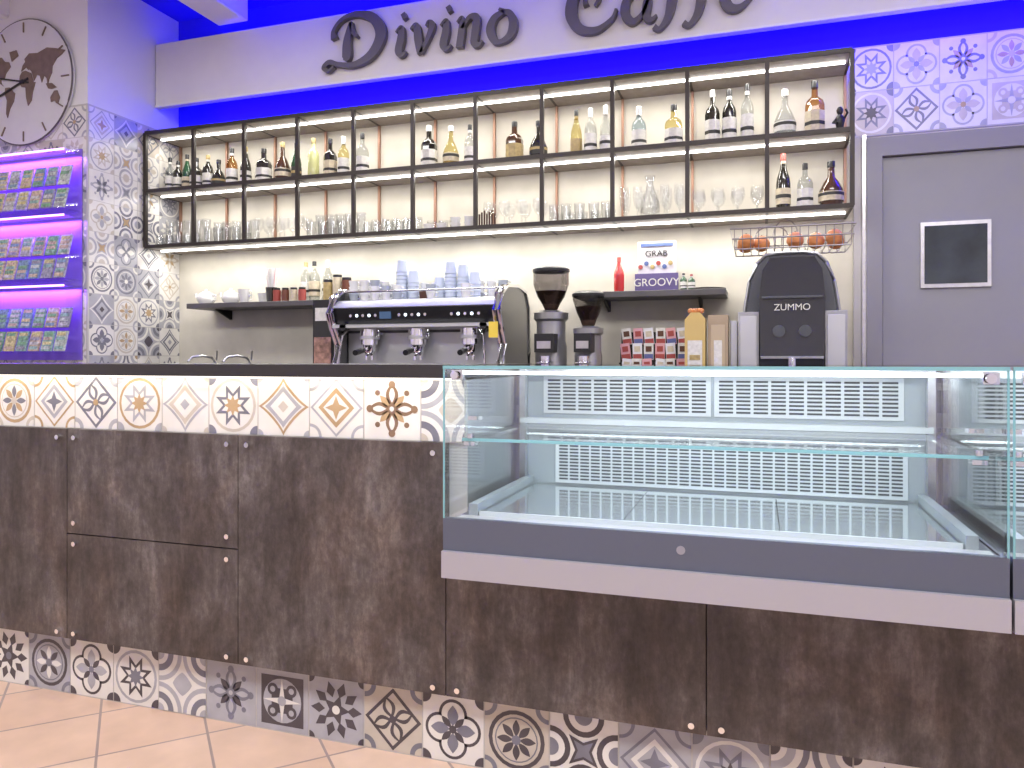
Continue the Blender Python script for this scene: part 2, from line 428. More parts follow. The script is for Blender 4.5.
# ------------------------------------------------------------------ bottle shelf
SX0=-4.05; PW=0.409; SY0=4.15; Z0,Z1,Z2=1.935,2.322,2.725
LEDW=emitmat('led_warm_white',(1.0,0.98,0.93),8.0)
b=MB()
SX1=SX0+11*PW
BOARD=mat('shelf_board',(0.28,0.24,0.21),0.5,noise=0.15,nscale=20)
for z in (Z0,Z1,Z2):
    b.box(SX0,SX1,SY0-.005,SY0+.013,z-.012,z+.012,DBROWN)
    b.box(SX0,SX1,SY0+.013,YB-.001,z-.008,z+.004,BOARD)
    b.box(SX0+.02,SX1-.02,4.275,4.292,z-.018,z-.008,LEDW)
for i in range(12):
    x=SX0+i*PW
    b.box(x-.011,x+.011,SY0-.006,SY0+.016,Z0,Z2,DBROWN)
    b.box(x-.007,x+.007,YB-.02,YB-.002,Z0,Z2,mat('copper_post',(0.35,0.2,0.14),0.45,0.4))
    for z in (Z0,Z1,Z2): b.box(x-.007,x+.007,SY0,YB-.002,z-.010,z+.006,DBROWN)
b.obj('metal_bottle_shelf')

def wshelf(x0,x1,z):
    b=MB(); b.box(x0,x1,4.22,4.499,z-.035,z,mat('shelf_dark_laminate',(0.10,0.095,0.10),0.45,noise=.15))
    for x in (x0+.15,x1-.15): b.prism([(4.499,z-.035),(4.34,z-.035),(4.499,z-.10)],'yz',x-.008,x+.008,BLACK)
    b.obj('bracket_shelf',0.003)
wshelf(-3.76,-2.5,1.54); wshelf(-1.01,-.17,1.54)

# ------------------------------------------------------------------ bottles
BG={'dark':mat('bottle_dark',(0.02,0.018,0.014),0.08,coat=.6),'green':mat('bottle_green',(0.02,0.07,0.03),0.1,coat=.5),
    'amber':glassmat('bottle_amber',(0.72,0.50,0.28),1.5),'brown':mat('bottle_brown',(0.07,0.032,0.018),0.1,coat=.5),
    'clear':glassmat('bottle_clear',(0.80,0.82,0.82),1.5),'yellow':glassmat('bottle_yellow',(0.84,0.78,0.52),1.5),
    'blue':glassmat('bottle_blue',(0.66,0.74,0.79),1.5),'lime':mat('bottle_lime',(0.60,0.62,0.28),0.15,coat=.5),
    'red':mat('bottle_red',(0.42,0.02,0.02),0.2,coat=.4)}
LB={'w':mat('label_white',(0.68,0.67,0.64),0.6,noise=.12,nscale=60),'k':mat('label_black',(0.03,0.03,0.03),0.5),'g':mat('label_gold',(0.42,0.32,0.14),0.4,noise=.2,nscale=50),
    'r':mat('label_red',(0.34,0.06,0.05),0.5),'b':mat('label_blue',(0.08,0.12,0.3),0.5),'c':mat('label_cream',(0.58,0.51,0.38),0.6,noise=.15,nscale=60),'n':None}
def bottle(x,z,h,r,style='std',g='dark',l='w',cap='k',y=4.33,name='liquor_bottle'):
    b=MB(); c=(x,y,z); G=BG[g]; n=20; rot=0
    if style=='std': pf=[(0,.002),(r*.9,.002),(r,.02),(r,h*.6),(r*.85,h*.68),(r*.42,h*.76),(r*.34,h*.8),(r*.34,h*.93)]; l0,l1=.14,.5
    elif style=='tall': pf=[(0,.002),(r*.9,.002),(r,.02),(r*1.02,h*.5),(r*.9,h*.6),(r*.5,h*.74),(r*.36,h*.84),(r*.36,h*.93)]; l0,l1=.16,.42
    elif style=='sq': pf=[(0,.002),(r*1.1,.002),(r*1.18,.015),(r*1.18,h*.58),(r*1.0,h*.66),(r*.4,h*.74),(r*.36,h*.9)]; l0,l1=.14,.48; n=8; rot=math.pi/8
    else: pf=[(0,.002),(r*.8,.002),(r*1.05,.03),(r*1.25,h*.25),(r*1.2,h*.42),(r*.8,h*.58),(r*.38,h*.68),(r*.33,h*.88)]; l0,l1=.2,.38
    b.lathe(pf,c,G,n,rot=rot)
    if LB[l]:
        rr={'std':1.01,'tall':1.03,'sq':1.19,'round':1.27}[style]*r+.0008
        b.lathe([(rr,h*l0),(rr,h*l1)],c,LB[l],n,rot=rot)
        b.lathe([(rr+.0006,h*(l0+.10)),(rr+.0006,h*(l0+.16))],c,LB['k' if l in 'wc' else 'g'],n,rot=rot)
    if style in('std','tall') and LB[l]: b.lathe([(r*.37,h*.82),(r*.37,h*.88)],c,LB[l],14)
    cm={'k':PLAST_B,'g':LB['g'],'r':LB['r'],'s':STEEL,'w':WHITEP,'b':LB['b']}[cap]
    b.lathe([(0,h*.88),(r*.4,h*.88),(r*.4,h*.99),(r*.36,h),(0,h)],c,cm,14)
    return b.obj(name)
zt=Z1+.004
T=[(-4.0,.27,.033,'std','clear','w','k'),(-3.93,.24,.036,'std','dark','w','k'),(-3.85,.28,.034,'tall','green','c','k'),(-3.77,.25,.04,'sq','dark','w','k'),
(-3.671,.26,.036,'std','dark','w','g'),(-3.58,.22,.04,'round','dark','k','k'),(-3.47,.29,.038,'std','amber','w','k'),(-3.355,.29,.036,'tall','dark','w','g'),
(-3.209,.265,.046,'sq','dark','w','k'),(-3.058,.295,.042,'round','brown','c','g'),(-2.95,.28,.033,'tall','green','k','k'),
(-2.817,.30,.038,'std','lime','n','g'),(-2.69,.285,.037,'sq','dark','c','k'),(-2.59,.29,.037,'std','yellow','w','w'),(-2.451,.30,.036,'sq','clear','w','k'),
(-1.977,.30,.043,'sq','dark','w','w'),(-1.828,.285,.040,'round','yellow','c','w'),(-1.701,.28,.034,'std','clear','w','k'),
(-1.41,.27,.045,'sq','brown','g','k'),(-1.259,.26,.042,'round','dark','k','k'),
(-1.026,.30,.033,'tall','yellow','g','k'),(-.94,.30,.036,'std','clear','w','s'),(-.85,.31,.033,'tall','clear','w','w'),
(-.657,.28,.042,'std','blue','w','s'),(-.46,.27,.044,'sq','yellow','w','k'),
(-.247,.33,.036,'sq','dark','w','w'),(-.157,.325,.038,'std','dark','w','k'),(-.062,.345,.034,'std','clear','w','k'),
(.133,.29,.045,'round','clear','w','w'),(.283,.32,.044,'sq','amber','c','k')]
for x,h,r,st,g,l,cp in T: bottle(x,zt,h,r,st,g,l,cp)
zb=Z0+.004
for x,h,r,st,g,l,cp in [(.125,.33,.037,'tall','dark','c','r'),(.235,.27,.036,'sq','clear','w','k'),(.365,.27,.050,'round','brown','c','k')]: bottle(x,zb,h,r,st,g,l,cp)
b=MB(); c=(.405,4.3,zt)
b.lathe([(0,0),(.03,0),(.03,.012),(.012,.02),(.02,.06),(.026,.09),(.018,.11),(.01,.118),(.016,.13),(.018,.142),(.01,.158),(0,.16)],c,PLAST_B)
b.tube([(.385,4.3,zt+.095),(.37,4.285,zt+.075),(.39,4.275,zt+.07)],.006,PLAST_B); b.tube([(.425,4.3,zt+.095),(.44,4.285,zt+.12),(.43,4.28,zt+.14)],.006,PLAST_B)
b.obj('figurine')

# ------------------------------------------------------------------ glasses on lower shelf
def goblet(b,c,h,r,m):
    b.lathe([(0,0),(r*.85,.001),(r*.8,.004),(.005,.008),(.004,h*.42),(r*.6,h*.52),(r,h*.72),(r*.86,h)],c,m,14)
def tumbler(b,c,h,r,m,inv=False):
    pf=[(0,0),(r*.8,0),(r,h),(r*.95,h),(r*.76,.012),(0,.012)]
    if inv: pf=[(rr,h-z) for rr,z in pf]
    b.lathe(pf,c,m,14)
def flute(b,c,h,r,m):
    b.lathe([(0,0),(r*.9,.001),(.004,.006),(.004,h*.3),(r*.7,h*.42),(r,h*.7),(r*.85,h)],c,m,14)
def cup(b,c,h,r,m=WHITEP,handle=False):
    b.lathe([(0,0),(r*.6,0),(r*.72,h*.15),(r,h),(r*.94,h),(r*.6,h*.1),(0,h*.08)],c,m,16)
    if handle: b.tube([(c[0]+r*.85,c[1],c[2]+h*.85),(c[0]+r*1.5,c[1],c[2]+h*.75),(c[0]+r*1.45,c[1],c[2]+h*.35),(c[0]+r*.75,c[1],c[2]+h*.25)],.004,m)
kinds=['t','t','g','t','t','s','g','t','f','g']
for i,k in enumerate(kinds):
    b=MB(); x0=SX0+i*PW+.05
    nx=5 if k!='g' else 4
    for j in range(nx):
        for row in range(2):
            if k=='s' and (j>2 or row==0): continue
            if k=='f' and j==2 and row==0: continue
            x=x0+j*(PW-.1)/(nx-1)+random.uniform(-.006,.006); y=4.24+row*.095
            if k in 'ts':
                hh=.085+.03*((i+row)%2); tumbler(b,(x,y,zb),hh,.033,TUMBLER,inv=(i%2==0))
                if i in(0,1,3) and row==1: tumbler(b,(x,y,zb+hh),.085,.032,TUMBLER)
            elif k=='g': goblet(b,(x,y,zb),.16 if i!=9 else .145,.037,TUMBLER)
            else: flute(b,(x,y,zb),.19,.028,TUMBLER)
    b.obj({'t':'tumbler_glasses','g':'wine_glasses','f':'flute_glasses','s':'tumbler_glasses'}[k])
b=MB(); b.lathe([(0,0),(.045,.002),(.055,.03),(.052,.08),(.022,.15),(.018,.19),(.03,.23),(.028,.23),(.015,.19),(.05,.08),(.05,.03),(0,.01)],(-.574,4.19,zb),TUMBLER); b.obj('glass_carafe')
b=MB()
for i in range(4):
    cup(b,(-1.93+.09*i,4.22,zb),.045,.033,WHITEP)
    if i>1: cup(b,(-1.93+.09*i,4.22,zb+.03),.045,.033,WHITEP)
b.obj('small_white_cups')
b=MB()
for i in range(7): b.cyl((-1.585+.016*i,4.19,zb),.006,.08+.01*(i%3),mat('cigar_brown',(0.07,.03,.02),.7),8)
b.obj('stirrer_sticks')

# ------------------------------------------------------------------ back counter
b=MB()
b.box(XW+.01,0.47,3.83,4.49,0.91,0.95,mat('back_counter_top',(0.06,0.06,0.065),0.3))
for x0,x1 in ((XW+.01,-3.0),(-2.995,-2.0),(-1.995,-1.0),(-.995,0.47)):
    b.box(x0,x1,3.88,4.49,0.1,0.91,STEEL); b.box(x0+.2,x1-.2,3.865,3.88,0.82,0.84,CHROME)
b.box(XW+.01,0.47,3.95,4.49,0,0.1,PLAST_B)
b.obj('back_counter')

# ------------------------------------------------------------------ espresso machine
b=MB(); X0,X1=-2.36,-1.336; zc=.951
for x in (X0+.08,X1-.08):
    for y in (3.88,4.25): b.cyl((x,y,zc),.022,.045,STEEL)
b.box(X0+.02,X1-.02,3.80,4.30,.99,1.07,SATIN); b.box(X0+.04,X1-.04,3.795,3.93,1.055,1.078,PLAST_B)
for i in range(40): b.box(X0+.05+i*.0235,X0+.06+i*.0235,3.80,3.93,1.078,1.082,CHROME)
b.box(X0+.02,X1-.02,3.97,4.30,1.07,1.34,SATIN)
b.prism([(3.845,1.345),(3.83,1.36),(3.815,1.45),(3.84,1.475),(4.30,1.49),(4.30,1.31),(3.95,1.31)],'yz',X0+.015,X1-.015,PLAST_B)
b.prism([(3.808,1.452),(3.835,1.482),(3.87,1.498),(4.29,1.498),(4.29,1.485),(3.86,1.472),(3.82,1.445)],'yz',X0+.012,X1-.012,SATIN)
b.prism([(3.80,1.335),(3.80,1.352),(3.84,1.358),(3.95,1.34),(3.95,1.318)],'yz',X0+.012,X1-.012,SATIN)
led=emitmat('button_led',(0.7,0.85,1.0),2.0)
gx=[X0+.2,X0+.51,X0+.83]
for x in gx:
    for k in range(5): b.cyl((x-.08+k*.04,3.820,1.405),.009,.006,led if k%2 else CHROME,10,'y')
b.box(X0+.31,X0+.38,3.814,3.83,1.385,1.425,mat('machine_screen',(.02,.03,.05),.1,emit=(.2,.4,.8),es=.2))
for side,x in ((0,X0),(1,X1)):
    out=[(3.79,.985),(3.78,1.06),(3.86,1.13),(3.885,1.24),(3.83,1.33),(3.79,1.42),(3.83,1.51),(3.93,1.56),(4.12,1.575),(4.27,1.55),(4.33,1.46),(4.34,1.2),(4.33,.985)]
    b.prism(out,'yz',x-.014,x+.014,mat('machine_side',(0.06,0.06,0.065),.25,.3,coat=.5))
    for xx in (x-.015,x+.015): b.tube([(xx,p[0],p[1]) for p in out],.011,CHROME,8,True)
b.tube([(X0,3.9,1.55),(X1,3.9,1.55)],.006,CHROME); b.tube([(X0,4.28,1.55),(X1,4.28,1.55)],.006,CHROME)
for x in gx:
    b.cyl((x,3.90,1.24),.048,.10,CHROME,20); b.cyl((x,3.90,1.27),.06,.02,SATIN,20); b.box(x-.05,x+.05,3.88,3.98,1.30,1.345,SATIN)
    b.lathe([(0,0),(.025,0),(.036,.015),(.038,.05),(.04,.052),(.04,.06)],(x,3.90,1.185),CHROME)
    b.tube([(x,3.87,1.215),(x+.01,3.80,1.205)],.010,CHROME); b.tube([(x+.01,3.80,1.205),(x+.02,3.70,1.19)],.016,PLAST_B,10)
    for sx in (-.018,.018): b.tube([(x,3.90,1.19),(x+sx,3.90,1.175),(x+sx,3.90,1.15)],.008,CHROME)
    b.tube([(x+.07,3.86,1.36),(x+.09,3.83,1.32),(x+.1,3.82,1.28)],.009,CHROME)
for x,d in ((X0+.08,-1),(X1-.08,1)):
    b.cyl((x,3.80,1.34),.022,.05,PLAST_B,14,'y'); b.tube([(x,3.86,1.33),(x,3.80,1.29),(x+.01*d,3.79,1.2),(x+.02*d,3.77,1.1)],.006,CHROME)
mach=b.obj('espresso_machine')
b=MB(); b.box(X1-.035,X1+.016,3.765,3.768,1.27,1.355,mat('yellow_tag',(.8,.6,.08),.5)); b.obj('tag',parent=mach)
zz=1.4995
GC=mat('grey_cup',(.42,.46,.52),.25)
b=MB()
for i in range(13):
    for j in range(3):
        if j<2 and 4<=i: 
            if j==0 and i%3==1: pass
            else: continue
        for k in range(3 if (j==2 or i<3) else 2):
            cup(b,(X0+.06+i*.072,3.96+j*.115,zz+k*.036),.05,.030,WHITEP if (i+j+k)%4 else GC,True)
b.obj('espresso_cups')
PAPER=mat('paper_cup',(.58,.65,.78),.6)
def paperstack(x,y,n_):
    b=MB()
    for k in range(n_):
        b.lathe([(0,.07),(.027,.07),(.036,.0),(.038,.002),(.036,.006)],(x,y,zz+k*.022),PAPER,18)
    b.obj('paper_cup_stack')
for q in ((-2.035,4.07,9),(-1.96,4.07,6),(-1.79,4.07,4),(-1.715,4.06,8),(-1.64,4.07,7),(-1.565,4.06,5)): paperstack(*q)
b=MB(); b.lathe([(0,0),(.03,0),(.036,.07),(0,.07)],(-1.88,4.06,zz),mat('coffee_brown',(.08,.03,.02),.4)); b.obj('sugar_jar')

# ------------------------------------------------------------------ grinders
GB=mat('grinder_grey',(.34,.34,.35),.3,.7)
def grinder(x,y,H,w,hop):
    b=MB(); z=.951
    b.prism([(x-w*.5,y-.16),(x+w*.5,y-.16),(x+w*.5,y+.12),(x-w*.5,y+.12)],'xy',z,z+.03,STEEL)
    b.lathe([(0,0),(w*.46,0),(w*.46,H*.35),(w*.42,H*.40),(w*.42,H*.55),(w*.5,H*.57),(w*.5,H*.62),(w*.3,H*.64)],(x,y+.02,z+.03),GB,20)
    b.box(x-w*.28,x+w*.28,y-.13,y-.03,z+.24,z+.34,PLAST_B)
    b.box(x-w*.2,x+w*.2,y-.134,y-.13,z+.26,z+.30,STEEL)
    b.tube([(x-.03,y-.07,z+.19),(x-.03,y-.15,z+.18),(x+.03,y-.15,z+.18),(x+.03,y-.07,z+.19)],.007,CHROME)
    b.cyl((x,y-.1,z+.13),.03,.09,CHROME,16)
    b.box(x-.04,x+.04,y-.16,y-.05,z+.03,z+.05,PLAST_B)
    h0=z+.03+H*.63; hr=w*.52
    b.lathe([(.03,0),(.035,.02),(hr*.75,.08),(hr,.15),(hr,H*.36-.03)],(x,y+.02,h0),hop,22)
    b.lathe([(hr*1.04,0),(hr*1.04,.015),(hr*.8,.028),(0,.03)],(x,y+.02,h0+H*.36-.03),PLAST_B,22)
    b.lathe([(0,0),(.035,.0),(hr*.7,.07),(hr*.85,.10),(0,.11)],(x,y+.02,h0+.012),mat('coffee_beans',(.04,.018,.01),.6,noise=.5,nscale=90),18)
    b.obj('coffee_grinder')
HOP=glassmat('smoked_hopper',(.50,.48,.48),1.5)
grinder(-1.09,3.98,.69,.19,HOP); grinder(-.885,4.0,.55,.165,HOP)

# ------------------------------------------------------------------ juicer
JS=mat('juicer_stainless',(.45,.46,.48),.3,.9,noise=.06,nscale=20)
b=MB(); x0,x1=-.10,.405; z=.951
b.box(x0,x1,3.93,4.28,z,z+.09,JS); b.box(x0+.1,x1-.1,3.86,3.95,z,z+.06,PLAST_D)
b.box(x0,x0+.10,3.94,4.24,z+.09,z+.44,JS); b.box(x1-.10,x1,3.94,4.24,z+.09,z+.44,JS)
for xx in (x0+.01,x1-.09): b.box(xx,xx+.08,3.936,3.94,z+.12,z+.42,SATIN)
xm=(x0+x1)/2
pr=[(xm-.225,z+.44),(xm-.20,z+.60),(xm-.165,z+.69),(xm-.12,z+.735),(xm-.06,z+.744),(xm+.06,z+.744),(xm+.12,z+.735),(xm+.165,z+.69),(xm+.20,z+.60),(xm+.225,z+.44),(xm+.17,z+.09),(xm-.17,z+.09)]
b.prism(pr,'xz',4.02,4.22,mat('juicer_body_grey',(.10,.105,.12),.35,.4))
b.tube([(p[0],4.02,p[1]-.004) for p in pr[:10]],.009,JS)
b.prism([(xm-.145,z+.22),(xm+.145,z+.22),(xm+.15,z+.5),(xm+.135,z+.64),(xm+.10,z+.70),(xm-.10,z+.70),(xm-.135,z+.64),(xm-.15,z+.5)],'xz',3.90,4.02,mat('juicer_cover',(.018,.02,.028),.12,coat=.6))
b.box(xm-.14,xm+.14,3.885,3.90,z+.50,z+.512,PLAST_D)
b.box(xm-.145,xm+.145,3.90,3.99,z+.205,z+.22,JS)
b.cyl((xm-.06,3.89,z+.34),.03,.015,PLAST_D,20,'y'); b.cyl((xm+.06,3.89,z+.34),.03,.015,PLAST_D,20,'y')
b.cyl((xm,3.9,z+.12),.02,.09,CHROME,14)
b.box(xm-.08,xm+.08,3.87,3.97,z+.06,z+.075,STEEL)
j=b.obj('orange_juicer',0.006)
text('ZUMMO',.045,(xm,3.884,z+.455),LB['w'],j,'brand_lettering')
b=MB(); zb2=z+.747; WIRE=mat('wire_steel',(.35,.33,.33),.3,.9)
bx0,bx1,by0,by1=xm-.27,xm+.27,3.95,4.22
for zz_,e in ((zb2+.01,0),(zb2+.06,.012),(zb2+.11,.02)):
    b.tube([(bx0-e,by0-e,zz_),(bx1+e,by0-e,zz_),(bx1+e,by1+e,zz_),(bx0-e,by1+e,zz_)],.004,WIRE,6,True)
for i in range(15):
    x=bx0+i*(bx1-bx0)/14
    b.tube([(x,by0-.02,zb2+.11),(x,by0,zb2+.01),(x,by1,zb2+.01),(x,by1+.02,zb2+.11)],.0025,WIRE,5)
b.tube([(xm+.08*math.cos(a*.35)-.09,4.2,zb2+.11+.05*math.sin(a*.35)) for a in range(10)],.004,WIRE,6)
b.tube([(xm-.02+.06*math.cos(a*.35),4.2,zb2+.11+.08*math.sin(a*.35)) for a in range(10)],.004,WIRE,6)
b.obj('wire_fruit_basket')
OR=mat('orange_peel',(.66,.26,.09),.5,noise=.15,nscale=30,bump=.2)
for ox,oy in ((-.215,4.02),(-.14,4.1),(.02,4.03),(.12,4.08),(.2,4.0),(.215,4.12),(-.22,4.13)):
    b=MB(); b.sphere((xm+ox,oy,zb2+.055),.042,OR); b.cyl((xm+ox,oy,zb2+.095),.004,.004,BG['green'],8); b.obj('orange')

# ------------------------------------------------------------------ items on small shelves / back counter
def teapot(x,y,z,s=1.0):
    b=MB(); b.lathe([(0,0),(.04*s,0),(.06*s,.025*s),(.062*s,.045*s),(.045*s,.075*s),(.03*s,.08*s),(.028*s,.088*s),(.01*s,.093*s),(.012*s,.105*s),(0,.108*s)],(x,y,z),WHITEP)
    b.tube([(x-.055*s,y,z+.03*s),(x-.08*s,y,z+.05*s),(x-.09*s,y,z+.075*s)],.009*s,WHITEP)
    b.tube([(x+.05*s,y,z+.065*s),(x+.085*s,y,z+.06*s),(x+.085*s,y,z+.03*s),(x+.055*s,y,z+.02*s)],.006*s,WHITEP)
    b.obj('teapot')
zs=1.541
teapot(-3.68,4.32,zs); teapot(-3.47,4.32,zs,1.0)
b=MB(); cup(b,(-3.33,4.28,zs),.06,.042,WHITEP,True); cup(b,(-3.33,4.28,zs+.03),.06,.042,WHITEP,True); cup(b,(-3.25,4.38,zs),.07,.04,WHITEP,True); b.obj('tea_cups')
b=MB(); b.lathe([(0,0),(.03,0),(.04,.1),(.037,.1),(.028,.005),(0,.005)],(-3.14,4.32,zs),BG['dark'])
for i in range(44):
    a=random.uniform(0,6.28); r1=random.uniform(0,.02); r2=r1+random.uniform(.01,.035)
    b.tube([(-3.14+r1*math.cos(a),4.32+r1*math.sin(a),zs+.01),(-3.14+r2*math.cos(a),4.32+r2*math.sin(a),zs+.23)],.004,[WHITEP,LB['w'],WHITEP,WHITEP,mat('pink_straw',(.6,.35,.4),.5)][i%5],5)
b.obj('drinking_straws')
b=MB()
for i in range(4): b.cyl((-3.06+.065*i,4.27,zs),.026,.075,[LB['r'],mat('sauce_brown',(.15,.05,.03),.3),LB['c'],LB['r']][i],14); b.cyl((-3.06+.065*i,4.27,zs+.075),.022,.014,PLAST_B,14)
b.obj('spice_jars')
bottle(-2.91,zs,.27,.034,'std','clear','w','g',y=4.38); bottle(-2.83,zs,.27,.036,'std','clear','c','k',y=4.36); bottle(-2.75,zs,.28,.036,'tall','clear','w','w',y=4.4)
b=MB()
for i,(x,h,m) in enumerate(((-2.70,.12,LB['g']),(-2.63,.15,LB['c']),(-2.56,.13,mat('sauce_brown',(.15,.05,.03),.3)))):
    b.cyl((x,4.32,zs),.032,h,m,16); b.cyl((x,4.32,zs+h),.03,.018,PLAST_B,16)
b.obj('biscuit_jars')
bottle(-.772,zs,.205,.03,'tall','red','n','r',y=4.33,name='sauce_bottle')
b=MB(); b.box(-.68,-.436,4.33,4.37,zs,zs+.105,mat('promo_purple',(.12,.09,.24),.4)); b.box(-.665,-.45,4.35,4.36,zs+.105,zs+.29,mat('promo_card',(.62,.60,.64),.5))
for i,cn in enumerate(('r','b','g','r','b','g')): b.cyl((-.65+.034*i,4.343,zs+.145+.02*(i%2)),.013,.008,LB[cn],14,'y')
b.box(-.65,-.465,4.345,4.351,zs+.262,zs+.28,LB['b'])
pb=b.obj('promotional_box')
text('GROOVY',.062,(-.558,4.328,zs+.052),LB['w'],pb); text('GRAB',.05,(-.56,4.347,zs+.22),LB['k'],pb)
bottle(-.405,zs,.10,.02,'std','green','w','k',y=4.33,name='small_bottle'); bottle(-.36,zs,.09,.02,'std','green','w','r',y=4.31,name='small_bottle')
b=MB(); b.lathe([(0,0),(.10,0),(.10,.012),(0,.012)],(-.275,4.36,zs),DBROWN,24); b.obj('round_tray')
b=MB(); z=.951
for k in range(4): b.box(-.735,-.36,4.08+.04*k,4.12+.04*k,z,z+.1+.085*k,BLACK)
PW_=mat('pack_white',(.72,.72,.76),.4)
for k in range(4):
    for i in range(6):
        x=-.725+i*.061
        M=Matrix.Translation((x+.027,4.075+.04*k,z+.03+.085*k))@Matrix.Rotation(random.uniform(-.12,.12),4,'Y')
        b.box(-.026,.026,-.004,.003,0,.092,[LB['w'],PW_,mat('pack_pink',(.65,.35,.38),.4)][(i*2+k)%3],M)
        b.box(-.024,.024,-.007,-.004,.004,.032,[LB['r'],mat('pack_navy',(.1,.12,.3),.4),LB['r']][(i+k)%3],M)
        b.box(-.016,.016,-.007,-.004,.045,.075,[mat('choc',(.1,.04,.02),.4),LB['r'],LB['c']][(i+2*k)%3],M)
b.obj('snack_display_rack')
b=MB(); YEL=mat('yellow_card',(.60,.44,.17),.4); b.box(-.365,-.262,3.96,4.07,z,z+.41,YEL)
b.prism([(-.365,z+.41),(-.262,z+.41),(-.29,z+.445),(-.337,z+.445)],'xz',3.98,4.05,YEL)
b.box(-.35,-.277,3.957,3.96,z+.12,z+.30,LB['w']); b.box(-.34,-.287,3.954,3.957,z+.2,z+.225,LB['g'])
for i in range(5): b.sphere((-.34+.014*i,4.01+.01*(i%2),z+.455),.014,OR)
gb=b.obj('gift_box')
b=MB(); CB=mat('cardboard',(.40,.31,.22),.7,noise=.1); b.box(-.25,-.15,3.98,4.1,z,z+.43,CB); b.box(-.235,-.165,3.977,3.98,z+.05,z+.38,mat('cardboard_print',(.5,.40,.28),.6))
b.box(-.22,-.18,3.975,3.978,z+.12,z+.3,LB['w']); b.obj('wine_carton',0.002)
b=MB(); b.box(-.14,-.105,4.0,4.1,z,z+.40,SATIN); b.obj('metal_dispenser',.004)
b=MB(); b.box(-2.62,-2.48,4.02,4.035,z,z+.57,PLAST_B); b.box(-2.61,-2.49,4.016,4.02,z+.30,z+.45,LB['k']); b.box(-2.61,-2.49,4.015,4.02,z+.06,z+.34,mat('menu_pic',(.35,.2,.16),.5,noise=.6,nscale=30)); b.box(-2.6,-2.5,4.013,4.02,z+.44,z+.52,LB['w'])
b.box(-2.62,-2.48,4.0,4.08,z,z+.01,PLAST_B)
b.obj('menu_board')
for x in (-3.5,-3.22):
    b=MB(); b.cyl((x,4.2,.951),.022,.02,CHROME); b.tube([(x,4.2,.96),(x,4.2,1.13),(x-.01,4.18,1.165),(x-.04,4.12,1.18),(x-.07,4.06,1.17),(x-.08,4.03,1.14)],.008,STEEL); b.tube([(x+.01,4.2,1.15),(x+.03,4.18,1.21)],.006,STEEL); b.obj('faucet')

# ------------------------------------------------------------------ front bar counter
PANEL=rusty_panel(); KNOB=CHROME
CX0,CX1=-5.3,2.4; YF=1.93; TS=.19
seams=[-5.29,-4.283,-3.593,-2.903,-2.213,-1.524,-.83,-.125,.58,1.28,1.98,2.4]
pl=[(7,'W','D','G','G'),(0,'L','D','G','W'),(8,'W','D','L','G'),(3,'W','D','L','G'),(6,'W','L','G','L'),(5,'L','G','W','D'),(10,'L','D','W','G'),(7,'L','D','W','G'),(2,'B','D','G','D'),(8,'W','D','G','D'),(0,'B','D','G','D'),(9,'W','D','G','G'),(4,'L','W','G','G'),(3,'L','G','W','D'),(6,'W','G','L','D')]
ub=[(0,'W','O','B','G'),(4,'W','L','O','G'),(2,'W','G','L','O'),(3,'W','L','O','O'),(1,'W','L','B','L'),(3,'W','G','B','O'),(1,'W','O','L','B'),(4,'W','O','L','O'),(5,'W','R','L','O'),(6,'W','L','G','B')]
def counter(name,xa,xb,tall):
    b=MB()
    b.box(xa,xb,1.99,2.40,0,.213,PLAST_B); b.box(xa,xb,1.98,1.99,0,.2,GROUT)
    b.box(xa,xb,1.955,2.5 if tall else 2.40,0.213,1.095 if tall else .60,PLAST_B)
    if tall: b.box(xb,xb+.055,1.955,2.5,.61,1.095,mat('counter_end_panel',(.46,.49,.51),.4,.2))
    for i in range(len(seams)-1):
        x0,x1=seams[i]+.0015,seams[i+1]-.0015
        if (x1<-.8)!=tall: continue
        top=.918 if tall else .60
        if i%5==4:
            b.box(x0,x1,YF,1.955,.213,.565,PANEL); b.box(x0,x1,YF,1.955,.569,top,PANEL)
        else: b.box(x0,x1,YF,1.955,.213,top,PANEL)
        ks=[(x0+.035,.235),(x1-.035,.235)]
        if tall: ks+=[(x0+.035,.89),(x1-.035,.89)]
        else: ks+=[(x0+.035,.575),(x1-.035,.575)]
        if i%5==4: ks+=[(x0+.035,.535),(x1-.035,.535),(x0+.035,.605),(x1-.035,.605)]
        for kx,kz in ks: b.cyl((kx,YF-.010,kz),.008,.011,KNOB,12,'y')
    x=-2.634-TS*13; i=-13
    while x<CX1-TS:
        k=pl[i%len(pl)]
        if xa-.02<x+TS/2<xb: tile(b,x+TS/2,TS/2+.002,TS,TS,lambda u,v,l:(u,1.98-l,v),k[0],k[1:])
        x+=TS; i+=1
    if tall:
        TB=.183
        b.box(xa,-.78,1.945,1.955,.918,1.10,GROUT)
        x=-2.5595-TB*14; i=-14
        while x<-.80:
            k=ub[i%len(ub)]
            if x>xa: tile(b,x+TB/2,1.009,TB,.18,lambda u,v,l:(u,1.945-l,v),k[0],k[1:],umax=-.780)
            x+=TB; i+=1
        b.box(xa,-.775,1.905,2.58,1.10,1.137,mat('counter_top_dark',(0.022,0.020,0.022),0.3,coat=.2))
        b.box(xa,-.78,1.910,1.916,1.094,1.10,emitmat('led_counter',(1.0,.93,.8),1.3))
    b.obj(name)
counter('bar_counter',CX0,-.83,True)
counter('display_case_base_cabinet',-.83,CX1,False)

